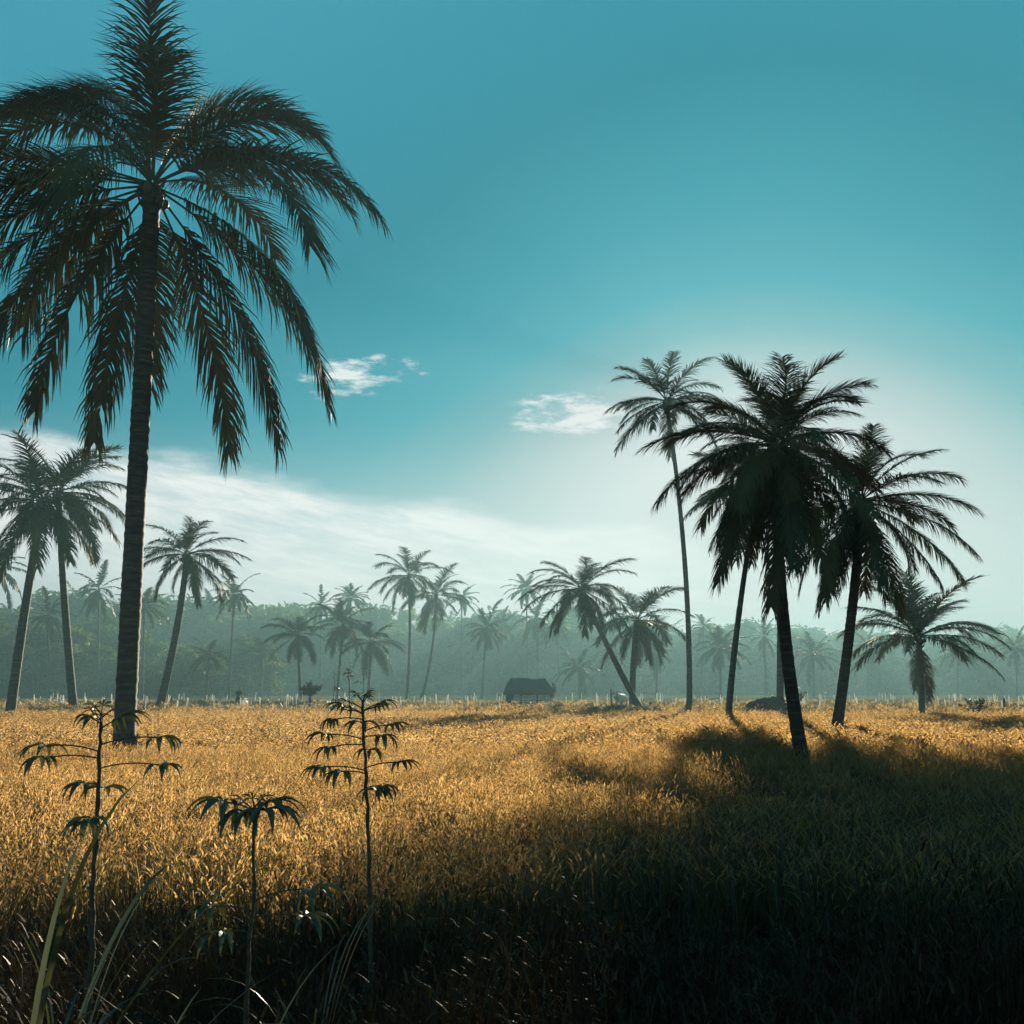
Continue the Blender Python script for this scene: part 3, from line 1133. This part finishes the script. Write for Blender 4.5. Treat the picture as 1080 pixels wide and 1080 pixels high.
def build_person():
    Y = 85.0
    x = (251.5 - 540) / 1100 * Y * cp
    root = tag(empty('person', (x, Y, ground_z(x, Y)), R(20)), 'person in dark clothes standing bent slightly beside a white sack', 'person')
    # body (bare skin), leaning a little to the right over the sack
    J = [(0, 0, .90, .13, .11), (0.02, 0, 1.08, .12, .09), (.07, 0, 1.30, .15, .10), (.10, 0, 1.42, .07, .06), (.12, -.01, 1.50, .05, .055),
         (.145, -.02, 1.60, .085, .10), (.15, -.02, 1.69, .07, .085),
         (-.11, 0, 1.38, .055), (-.19, -.04, 1.12, .042), (-.13, -.14, .90, .034), (-.11, -.17, .82, .036),
         (.25, 0, 1.36, .055), (.32, -.05, 1.10, .042), (.33, -.16, .88, .034), (.33, -.19, .80, .036),
         (-.09, 0, .84, .085), (-.10, -.01, .47, .06), (-.10, .03, .09, .042), (-.10, -.13, .03, .035),
         (.09, 0, .84, .085), (.11, -.03, .47, .06), (.12, .02, .09, .042), (.13, -.13, .03, .035)]
    E = [(0, 1), (1, 2), (2, 3), (3, 4), (4, 5), (5, 6), (2, 7), (7, 8), (8, 9), (9, 10), (2, 11), (11, 12), (12, 13), (13, 14),
         (0, 15), (15, 16), (16, 17), (17, 18), (0, 19), (19, 20), (20, 21), (21, 22)]
    skin_body('body', J, E, M['skin'], root)
    g = .022
    S = [J[i] for i in (0, 1, 2)] + [J[i] for i in (7, 8, 11, 12)]
    S = [(a[0], a[1], a[2], a[3] + g, (a[4] if len(a) > 4 else a[3]) + g) for a in S]
    skin_body('shirt', S, [(0, 1), (1, 2), (2, 3), (3, 4), (2, 5), (5, 6)], M['cloth'], root)
    S = [J[i] for i in (0, 15, 16, 17, 19, 20, 21)]
    S = [(a[0], a[1], a[2] + (.06 if k in (3, 6) else 0), a[3] + g, (a[4] if len(a) > 4 else a[3]) + g) for k, a in enumerate(S)]
    skin_body('trousers', S, [(0, 1), (1, 2), (2, 3), (0, 4), (4, 5), (5, 6)], M['cloth'], root)
    skin_body('hair', [(.145, .01, 1.64, .09, .10), (.15, 0, 1.72, .08, .09)], [(0, 1)], M['hair'], root)
    # the sack
    b = MB()
    rg = random.Random(2)
    P = [Vector((0, 0, 0)), Vector((0, 0, .06)), Vector((.02, 0, .3)), Vector((.0, 0, .55)), Vector((.02, 0, .7)), Vector((.03, 0, .74)), Vector((.06, 0, .84))]
    b.tube(P, [.17, .24, .27, .24, .12, .07, .12], 14)
    for i, p in enumerate(b.v):
        b.v[i] = (p[0] + rg.uniform(-.015, .015), p[1] + rg.uniform(-.015, .015), p[2])
    sx = (258.5 - 540) / 1100 * 84.8 * cp
    tag(link('white_sack', b.mesh('white_sack', [M['sack']], True), None, (sx, 84.8, ground_z(sx, 84.8))), 'full white sack tied at the neck beside the standing person',
        'sack')


build_person()


def build_cow():
    Y = 80.0
    x = (655 - 540) / 1100 * Y * cp
    root = tag(empty('cow', (x, Y, ground_z(x, Y)), R(240)), 'white cow standing beside the foot of the leaning palm', 'cow')
    J = [(-.62, 0, .98, .25, .26), (-.2, 0, .93, .28, .33), (.3, 0, .93, .27, .33), (.62, 0, 1.02, .22, .27), (.86, 0, 1.14, .14, .17), (1.06, 0, 1.2, .12, .13),
         (1.22, 0, 1.08, .085, .09), (1.36, 0, .95, .075, .07),
         (-.66, .16, .82, .15), (-.58, .17, .58, .085), (-.76, .17, .40, .05), (-.70, .17, .08, .045), (-.67, .17, .02, .055),
         (-.66, -.16, .82, .15), (-.50, -.17, .58, .085), (-.66, -.17, .40, .05), (-.60, -.17, .08, .045), (-.57, -.17, .02, .055),
         (.52, .16, .78, .11), (.54, .16, .42, .055), (.52, .16, .08, .042), (.55, .16, .02, .052),
         (.52, -.16, .78, .11), (.60, -.16, .42, .055), (.62, -.16, .08, .042), (.65, -.16, .02, .052),
         (-.88, 0, 1.02, .05), (-.95, 0, .7, .025), (-.94, 0, .42, .045)]
    E = [(0, 1), (1, 2), (2, 3), (3, 4), (4, 5), (5, 6), (6, 7), (0, 8), (8, 9), (9, 10), (10, 11), (11, 12), (0, 13), (13, 14), (14, 15), (15, 16), (16, 17),
         (3, 18), (18, 19), (19, 20), (20, 21), (3, 22), (22, 23), (23, 24), (24, 25), (0, 26), (26, 27), (27, 28)]
    skin_body('body', J, E, M['hide'], root)
    for s in (-1, 1):
        b = MB()
        b.strip([Vector((1.02, s * .1, 1.24)), Vector((1.0, s * .22, 1.24)), Vector((.98, s * .33, 1.17))], [Vector((.05, 0, .04)), Vector((.06, 0, .05)), Vector((0, 0, 0))])
        link('ear', b.mesh('ear', [M['darkhide']]), root)
        b = MB()
        b.tube([Vector((1.06, s * .07, 1.3)), Vector((1.05, s * .15, 1.4)), Vector((1.08, s * .15, 1.5))], [.03, .022, .005], 6)
        link('horn', b.mesh('horn', [M['darkhide']], True), root)


build_cow()


def build_hen():
    Y = 78.5
    x = (682 - 540) / 1100 * Y * cp
    root = tag(empty('rooster', (x, Y, ground_z(x, Y)), R(190)), 'white rooster with raised dark tail beside the foot of the leaning palm', 'rooster')
    J = [(-.16, 0, .36, .10, .12), (.0, 0, .34, .13, .15), (.14, 0, .40, .09, .11), (.22, 0, .54, .05), (.25, 0, .64, .05), (.31, 0, .64, .025),
         (0.02, .06, .24, .05), (.03, .06, .12, .018), (.03, .06, .02, .016), (.10, .06, .01, .014),
         (0.02, -.06, .24, .05), (.03, -.06, .12, .018), (.03, -.06, .02, .016), (.10, -.06, .01, .014)]
    E = [(0, 1), (1, 2), (2, 3), (3, 4), (4, 5), (1, 6), (6, 7), (7, 8), (8, 9), (1, 10), (10, 11), (11, 12), (12, 13)]
    skin_body('body', J, E, M['hide'], root)
    b = MB()
    rg = random.Random(1)
    for i in range(12):
        a = .2 + i * .09
        d = Vector((-math.sin(a), rg.uniform(-.25, .25), math.cos(a)))
        p = Vector((-.2, 0, .40))
        P, Wv = [], []
        for k in range(6):
            P.append(p.copy())
            Wv.append(Vector((.02, .035, 0)))
            dd = (d + Vector((-.25, 0, -.16)) * k * .35).normalized()
            p = p + dd * .11
        b.strip(P, Wv)
    link('tail', b.mesh('tail', [M['darkhide']]), root)
    b = MB()
    for k in range(4):
        b.strip([Vector((.20 + k * .03, 0, .67)), Vector((.20 + k * .03, 0, .71)), Vector((.19 + k * .03, 0, .75))], [Vector((.016, .008, 0)), Vector((.012, .006, 0)), Vector((0, 0, 0))])
    link('comb', b.mesh('comb', [M['comb']]), root)


build_hen()


# ------------------------------------------------------------------ cassava plants
def cassava_leaf_mesh(seed, pet, lob, n=6, droop=1.0, fat=1.0):
    """stalk along +X with finger lobes hanging from its end"""
    rg = random.Random(seed)
    b = MB()
    end = Vector((pet, 0, pet * .08))
    path = bow(Vector((0, 0, 0)), end * .5 + Vector((0, 0, pet * .06)), end, 6)
    b.tube(path, [.0045] * 6 + [.003], 5, 1)
    for i in range(n):
        a = (i - (n - 1) / 2) * (4.4 / n) + rg.uniform(-.16, .16)
        d = Vector((math.cos(a), math.sin(a), 0))
        l = lob * (1 - .10 * abs(a)) * rg.uniform(.85, 1.12)
        side = Vector((-d.y, d.x, 0))
        p = end.copy()
        P, Wv = [], []
        w = [.18, .55, .95, 1.0, .75, .4, 0]
        for k in range(7):
            P.append(p.copy())
            Wv.append((side + Vector((0, 0, .3 * math.sin(i * 2.2)))) * .088 * l * w[k] * fat)
            an = .45 - droop * (k / 6) * 1.6 - .2 * droop
            p = p + (d * math.cos(an) + Vector((0, 0, 1)) * math.sin(an)) * (l / 6)
        # folded along the midrib
        v, f = [], []
        for q, ww in zip(P[:-1], Wv[:-1]):
            up = Vector((0, 0, ww.length * .55))
            v += [q - ww + up, q, q + ww + up]
        v.append(P[-1])
        for k in range(5):
            f += [(3 * k, 3 * k + 1, 3 * k + 4, 3 * k + 3), (3 * k + 1, 3 * k + 2, 3 * k + 5, 3 * k + 4)]
        f += [(15, 16, 18), (16, 17, 18)]
        b.add(v, f, 0)
    return b.mesh('leaf', [M['cassava'], M['stem']])


def cassava(label, stem_px, Y, leaves, lob, r=.012, tuft=5, name='cassava_plant'):
    """stem_px: stem from foot to tip as it shows; leaves: (height 0..1 along stem, bearing, stalk length, tilt)"""
    foot = at(*stem_px[0], Y)
    foot.z = ground_z(foot.x, foot.y)
    root = tag(empty(name, foot), label, 'plant')
    P = [Vector((0, 0, -.05))] + [at(px, py, Y) - foot for px, py in stem_px]
    P = [p for i, p in enumerate(P) if i == 0 or p.z > P[i - 1].z + .01]
    b = MB()
    Q = []
    rw = random.Random(int(stem_px[0][0]) + 5)
    for i in range(len(P) - 1):
        for k in range(6):
            wob = 0.0 if i == 0 else r * .5
            Q.append(P[i].lerp(P[i + 1], k / 6) + Vector((rw.uniform(-wob, wob), rw.uniform(-wob, wob), 0)))
    Q.append(P[-1])
    rg = random.Random(int(stem_px[0][0]))
    b.tube(Q, [r * (1.15 - .6 * i / len(Q)) * (1.25 if i % 4 == 0 else 1) for i in range(len(Q))], 7)
    link('stem', b.mesh('stem', [M['stem']], True), root)

    def pos(t):
        k = t * (len(Q) - 1)
        i = min(len(Q) - 2, int(k))
        return Q[i].lerp(Q[i + 1], k - i)
    for i, lf in enumerate(leaves):
        t, az, pet, tilt = lf[:4]
        sc = lf[4] if len(lf) > 4 else 1.0
        link('leaf', cassava_leaf_mesh(i * 13 + int(stem_px[0][0]), pet, lob * sc * 1.38, 7 if i % 3 else 6, 1.0 + .15 * (i % 3)), root, pos(t), (0, -R(tilt), R(az)))
    for i in range(tuft):
        az = i * 137.5 + stem_px[0][0]
        link('leaf', cassava_leaf_mesh(900 + i, .05 + .02 * i, lob * .55, 5, 1.1 - .1 * i), root, pos(1.0 - .012 * i), (0, -R(50 - 8 * i), R(az)))
    return root


cassava('cassava plant with wide leaves in front of the thick near trunk', [(97, 1000), (98, 935), (103, 870), (104, 800), (107, 752)], 6.3,
        [(.83, 172, .34, 0), (.80, 188, .30, -4), (.86, 3, .34, 2), (.77, -4, .37, -2), (.72, 190, .07, 0), (.62, 265, .08, 0, 1.1), (.61, 215, .05, -10, .9),
         (.93, 10, .12, 25, .9), (.95, 160, .08, 20, .7), (.70, 90, .10, 0)], .17, .016)
cassava('tallest cassava plant, dark with drooping leaves, standing in the rice', [(391, 1010), (389, 905), (387, 840), (384, 780), (383, 738)], 7.2,
        [(.93, 175, .14, 15, .9), (.94, 5, .13, 20, .9), (.90, 200, .20, -4, .8), (.80, 180, .26, 2), (.78, 195, .22, -8, .9), (.81, 5, .12, 0), (.84, 0, .2, 8), (.69, 182, .28, 0),
         (.68, 190, .16, 0, 1.1), (.70, -4, .24, 4, 1.05), (.62, -40, .08, 5, 1.0), (.63, 0, .12, 0, 1.0), (.88, 270, .1, 0), (.75, 90, .15, 0)], .15, .014, 7)
cassava('low cassava plant half sunk in the rice between two taller ones', [(262, 1010), (268, 935), (268, 850)], 6.0,
        [(1.0, 10, .08, 6, 1.1), (.98, 178, .18, 10, 1.1), (.97, 200, .05, 0, 1.1), (.98, -40, .10, 0, 1.1), (.60, 2, .32, 6, 1.15), (.55, 182, .22, 2, 1.1), (.52, 12, .28, -6, 1.1), (.45, 200, .14, 0)], .18, .012, 3)
cassava('thin young plant standing far out in the field left of the tallest cassava', [(370, 775), (369, 745), (368, 706)], 52,
        [(.80, 180, .5, 10, .8), (.76, 0, .4, 10, .8), (.72, 190, .6, 0, .8), (.86, 10, .3, 20, .6), (.90, 90, .3, 30, .6), (.94, 270, .2, 30, .6), (.66, 175, .7, -5, .9)], .5, .04, 5)
cassava('bare twig with small buds standing far out in the field behind the tallest cassava', [(384, 775), (384, 745), (383, 706)], 58,
        [(.97, 0, .06, 40, .4), (.92, 180, .06, 40, .4), (.86, 30, .06, 30, .4), (.80, 200, .06, 30, .4)], .3, .03, 2)


# ------------------------------------------------------------------ broad grass at the left edge
def cane_clump(label, px, py, Y, hs, seed, n=9, w=.018, lean=(.05, .5)):
    rg = random.Random(seed)
    p = at(px, py, Y)
    p.z = ground_z(p.x, p.y)
    root = tag(empty('broad_grass', p), label, 'grass')
    for i in range(n):
        b = MB()
        az = i * 2.4 + rg.uniform(-.4, .4)
        d = Vector((math.cos(az), math.sin(az), 0))
        side = Vector((-d.y, d.x, 0))
        h = hs * rg.uniform(.6, 1.15)
        a = rg.uniform(*lean)
        curl = rg.uniform(.6, 2.2)
        q = d * .03
        P, Wv = [], []
        for k in range(13):
            s = k / 12
            P.append(q.copy())
            Wv.append(side * w * (.55 + 1.2 * s) * (1 - s) ** .55 * 1.3)
            an = a + curl * s ** 2.2
            q = q + (d * math.sin(an) + Vector((0, 0, math.cos(an)))) * (h / 12)
        v, f = [], []
        for q, ww in zip(P[:-1], Wv[:-1]):
            up = Vector((0, 0, ww.length * .3)) + d * ww.length * .3
            v += [q - ww + up, q, q + ww + up]
        v.append(P[-1])
        for k in range(11):
            f += [(3 * k, 3 * k + 1, 3 * k + 4, 3 * k + 3), (3 * k + 1, 3 * k + 2, 3 * k + 5, 3 * k + 4)]
        f += [(33, 34, 36), (34, 35, 36)]
        b.add(v, f)
        link('blade', b.mesh('blade', [M['cane']], True), root)
    return root


cane_clump('tall broad-bladed grass clump arching at the left picture edge', 22, 1080, 4.7, 2.1, 1, 13, .013)
cane_clump('broad-bladed grass clump low in the left corner', 30, 1080, 3.9, 1.35, 2, 13, .008)
cane_clump('thin long-bladed grass clump under the wide-leaved cassava', 120, 1080, 4.8, 1.25, 3, 12, .008)
cane_clump('wiry grass clump crossing the foot of the wide-leaved cassava', 70, 1080, 5.6, 1.5, 7, 14, .006, (.05, .7))
cane_clump('wiry grass clump between the low cassava and the tallest one', 330, 1080, 6.0, 1.3, 8, 12, .005, (.05, .7))
cane_clump('thin long-bladed grass clump under the low cassava', 240, 1080, 5.0, 1.2, 4, 10, .007, (.02, .35))


# ------------------------------------------------------------------ haze
def build_haze():
    b = MB()
    b.box(-690, 690, -60, 680, -1.2, 36.0)
    m = bpy.data.materials.new('haze')
    m.use_nodes = True
    nt = m.node_tree
    nt.nodes.clear()
    out = nt.nodes.new('ShaderNodeOutputMaterial')
    pv = nt.nodes.new('ShaderNodeVolumePrincipled')
    pv.inputs['Color'].default_value = (.050, .098, .114, 1)
    pv.inputs['Density'].default_value = .0017
    pv.inputs['Anisotropy'].default_value = .45
    nt.links.new(pv.outputs[0], out.inputs['Volume'])
    o = link('haze', b.mesh('haze', [m]))
    tag(o, 'thin morning mist filling the plain', 'haze', kind='stuff')


build_haze()


# ------------------------------------------------------------------ sky
def build_world():
    w = bpy.data.worlds.new('World')
    scene.world = w
    w.use_nodes = True
    nt = w.node_tree
    nt.nodes.clear()
    N, L = nt.nodes, nt.links
    out = N.new('ShaderNodeOutputWorld')
    bg = N.new('ShaderNodeBackground')
    bg.inputs['Strength'].default_value = .10
    sky = N.new('ShaderNodeTexSky')
    sky.sky_type = 'NISHITA'
    sky.sun_disc = False
    sky.sun_elevation = SUN_EL
    sky.sun_rotation = SUN_AZ
    sky.air_density = 1.0
    sky.dust_density = 1.0
    sky.ozone_density = 1.0
    tc = N.new('ShaderNodeTexCoord')
    sx = N.new('ShaderNodeSeparateXYZ')
    L.new(tc.outputs['Generated'], sx.inputs[0])

    def M1(op, a, b=None, c=None, clamp=False):
        n = N.new('ShaderNodeMath')
        n.operation = op
        n.use_clamp = clamp
        for i, x in enumerate((a, b, c)):
            if x is None:
                continue
            if isinstance(x, (int, float)):
                n.inputs[i].default_value = x
            else:
                L.new(x, n.inputs[i])
        return n.outputs[0]

    def MR(v, a, b):
        n = N.new('ShaderNodeMapRange')
        n.interpolation_type = 'SMOOTHSTEP'
        n.inputs['From Min'].default_value = a
        n.inputs['From Max'].default_value = b
        L.new(v, n.inputs['Value'])
        return n.outputs[0]
    az = M1('ARCTAN2', sx.outputs['X'], sx.outputs['Y'])
    el = M1('ARCSINE', sx.outputs['Z'])
    cb = N.new('ShaderNodeCombineXYZ')
    L.new(M1('MULTIPLY', az, 1.0), cb.inputs[0])
    L.new(M1('MULTIPLY', el, 3.2), cb.inputs[1])

    def nz(scale, det, seed, rough=.55):
        n = N.new('ShaderNodeTexNoise')
        n.noise_dimensions = '4D'
        n.inputs['Scale'].default_value = scale
        n.inputs['Detail'].default_value = det
        n.inputs['Roughness'].default_value = rough
        n.inputs['W'].default_value = seed
        L.new(cb.outputs[0], n.inputs['Vector'])
        return n.outputs['Fac']

    # teal cast of the sky: brightness from the sky model, its range compressed as a camera does
    sc = N.new('ShaderNodeSeparateColor')
    L.new(sky.outputs[0], sc.inputs[0])
    lum = M1('MULTIPLY', sc.outputs[1], .1)
    t = M1('DIVIDE', lum, M1('ADD', lum, 1.0))
    t = M1('MULTIPLY', t, M1('MULTIPLY_ADD', MR(el, R(12), R(25)), -.24, 1.0))
    teal = N.new('ShaderNodeValToRGB')
    el_ = teal.color_ramp.elements
    g_ = 2 ** -EXPOSURE
    stops = ((.16, (.055, .34, .46)), (.225, (.024, .285, .385)), (.29, (.016, .255, .345)), (.40, (.036, .335, .425)), (.50, (.085, .42, .50)), (.58, (.22, .50, .545)),
             (.65, (.48, .64, .65)), (.74, (.80, .86, .85)))
    el_[0].position = stops[0][0]
    el_[1].position = stops[-1][0]
    for i_, (p_, c_) in enumerate(stops):
        k_ = el_[0] if i_ == 0 else el_[len(el_) - 1] if i_ == len(stops) - 1 else el_.new(p_)
        k_.color = (c_[0] * g_, c_[1] * g_, c_[2] * g_, 1)
    L.new(t, teal.inputs['Fac'])

    pale = N.new('ShaderNodeMix')
    pale.data_type = 'RGBA'
    pale.inputs[7].default_value = (.78 * g_, .85 * g_, .84 * g_, 1)
    L.new(M1('MULTIPLY', MR(el, R(15), R(2)), .88), pale.inputs['Factor'])
    L.new(teal.outputs['Color'], pale.inputs[6])

    def ae(px, py):
        d = ray(px, py).normalized()
        return math.atan2(d.x, d.y), math.asin(d.z)

    # long cloud bank, its top falling from left to right
    a0, e0 = ae(130, 470)
    a1, e1 = ae(640, 552)
    slope = (e1 - e0) / (a1 - a0)
    top = M1('MULTIPLY_ADD', az, slope, e0 - slope * a0)
    dd = M1('SUBTRACT', top, el)
    dd = M1('ADD', dd, M1('MULTIPLY', M1('SUBTRACT', nz(5, 6, 1.3), .5), .11))
    bank = M1('MULTIPLY', MR(dd, -.004, .022), MR(dd, .19, .10))
    cs = N.new('ShaderNodeCombineXYZ')
    L.new(M1('MULTIPLY', az, .7), cs.inputs[0])
    L.new(M1('ADD', M1('MULTIPLY', el, 3.6), M1('MULTIPLY', az, .6)), cs.inputs[1])
    sn = N.new('ShaderNodeTexNoise')
    sn.inputs['Scale'].default_value = 13.0
    sn.inputs['Detail'].default_value = 10.0
    sn.inputs['Roughness'].default_value = .66
    L.new(cs.outputs[0], sn.inputs['Vector'])
    streak = MR(sn.outputs['Fac'], .38, .62)
    bank = M1('MULTIPLY', bank, M1('MULTIPLY_ADD', streak, .42, .58))
    bank = M1('MULTIPLY', bank, MR(az, R(24), R(8)))

    def puff(px, py, wx, wy, seed):
        a, e = ae(px, py)
        xx = M1('DIVIDE', M1('SUBTRACT', az, a), wx / 1100)
        yy = M1('DIVIDE', M1('SUBTRACT', el, e), wy / 1100)
        r = M1('SQRT', M1('ADD', M1('MULTIPLY', xx, xx), M1('MULTIPLY', yy, yy)))
        return M1('MULTIPLY', MR(M1('SUBTRACT', nz(26, 9, seed, .62), M1('MULTIPLY', r, .17)), .34, .56), MR(r, 1.6, .9))
    cl = bank
    for p in ((362, 396, 48, 24, 7.7), (436, 385, 24, 9, 2.1), (606, 438, 62, 24, 7.1), (630, 432, 40, 18, 1.9), (398, 377, 18, 6, 8.8)):
        cl = M1('MAXIMUM', cl, M1('MULTIPLY', puff(*p), .85))
    cm = N.new('ShaderNodeMix')
    cm.data_type = 'RGBA'
    cm.inputs[7].default_value = (.98 * g_, 1.0 * g_, .99 * g_, 1)
    L.new(M1('MULTIPLY', cl, 1.0, None, True), cm.inputs['Factor'])
    L.new(pale.outputs[2], cm.inputs[6])
    gain = N.new('ShaderNodeVectorMath')
    gain.operation = 'SCALE'
    gain.inputs['Scale'].default_value = 10.0
    L.new(cm.outputs[2], gain.inputs[0])
    L.new(gain.outputs[0], bg.inputs['Color'])
    L.new(bg.outputs[0], out.inputs['Surface'])


build_world()

sun = bpy.data.lights.new('sun', 'SUN')
sun.energy = 5.0
sun.angle = R(.5)
sun.color = (1.0, .84, .62)
so = bpy.data.objects.new('sun', sun)
COL.objects.link(so)
so.rotation_euler = SUN_DIR.to_track_quat('Z', 'Y').to_euler()
so.location = (30, 60, 50)

cam = bpy.data.cameras.new('camera')
cam.sensor_width = 36
cam.lens = 36 * F
cam.clip_start = .05
cam.clip_end = 3000
co = bpy.data.objects.new('camera', cam)
COL.objects.link(co)
co.location = CAM
co.rotation_euler = (R(90) + PITCH, 0, 0)
scene.camera = co

vs = scene.view_settings
vs.view_transform = 'Standard'
vs.look = 'None'
vs.exposure = EXPOSURE
vs.gamma = 1.0
cy = scene.cycles
cy.use_denoising = True
try:
    cy.denoiser = 'OPENIMAGEDENOISE'
except Exception:
    pass
cy.max_bounces = 8
cy.diffuse_bounces = 3
cy.transmission_bounces = 4
cy.volume_bounces = 1
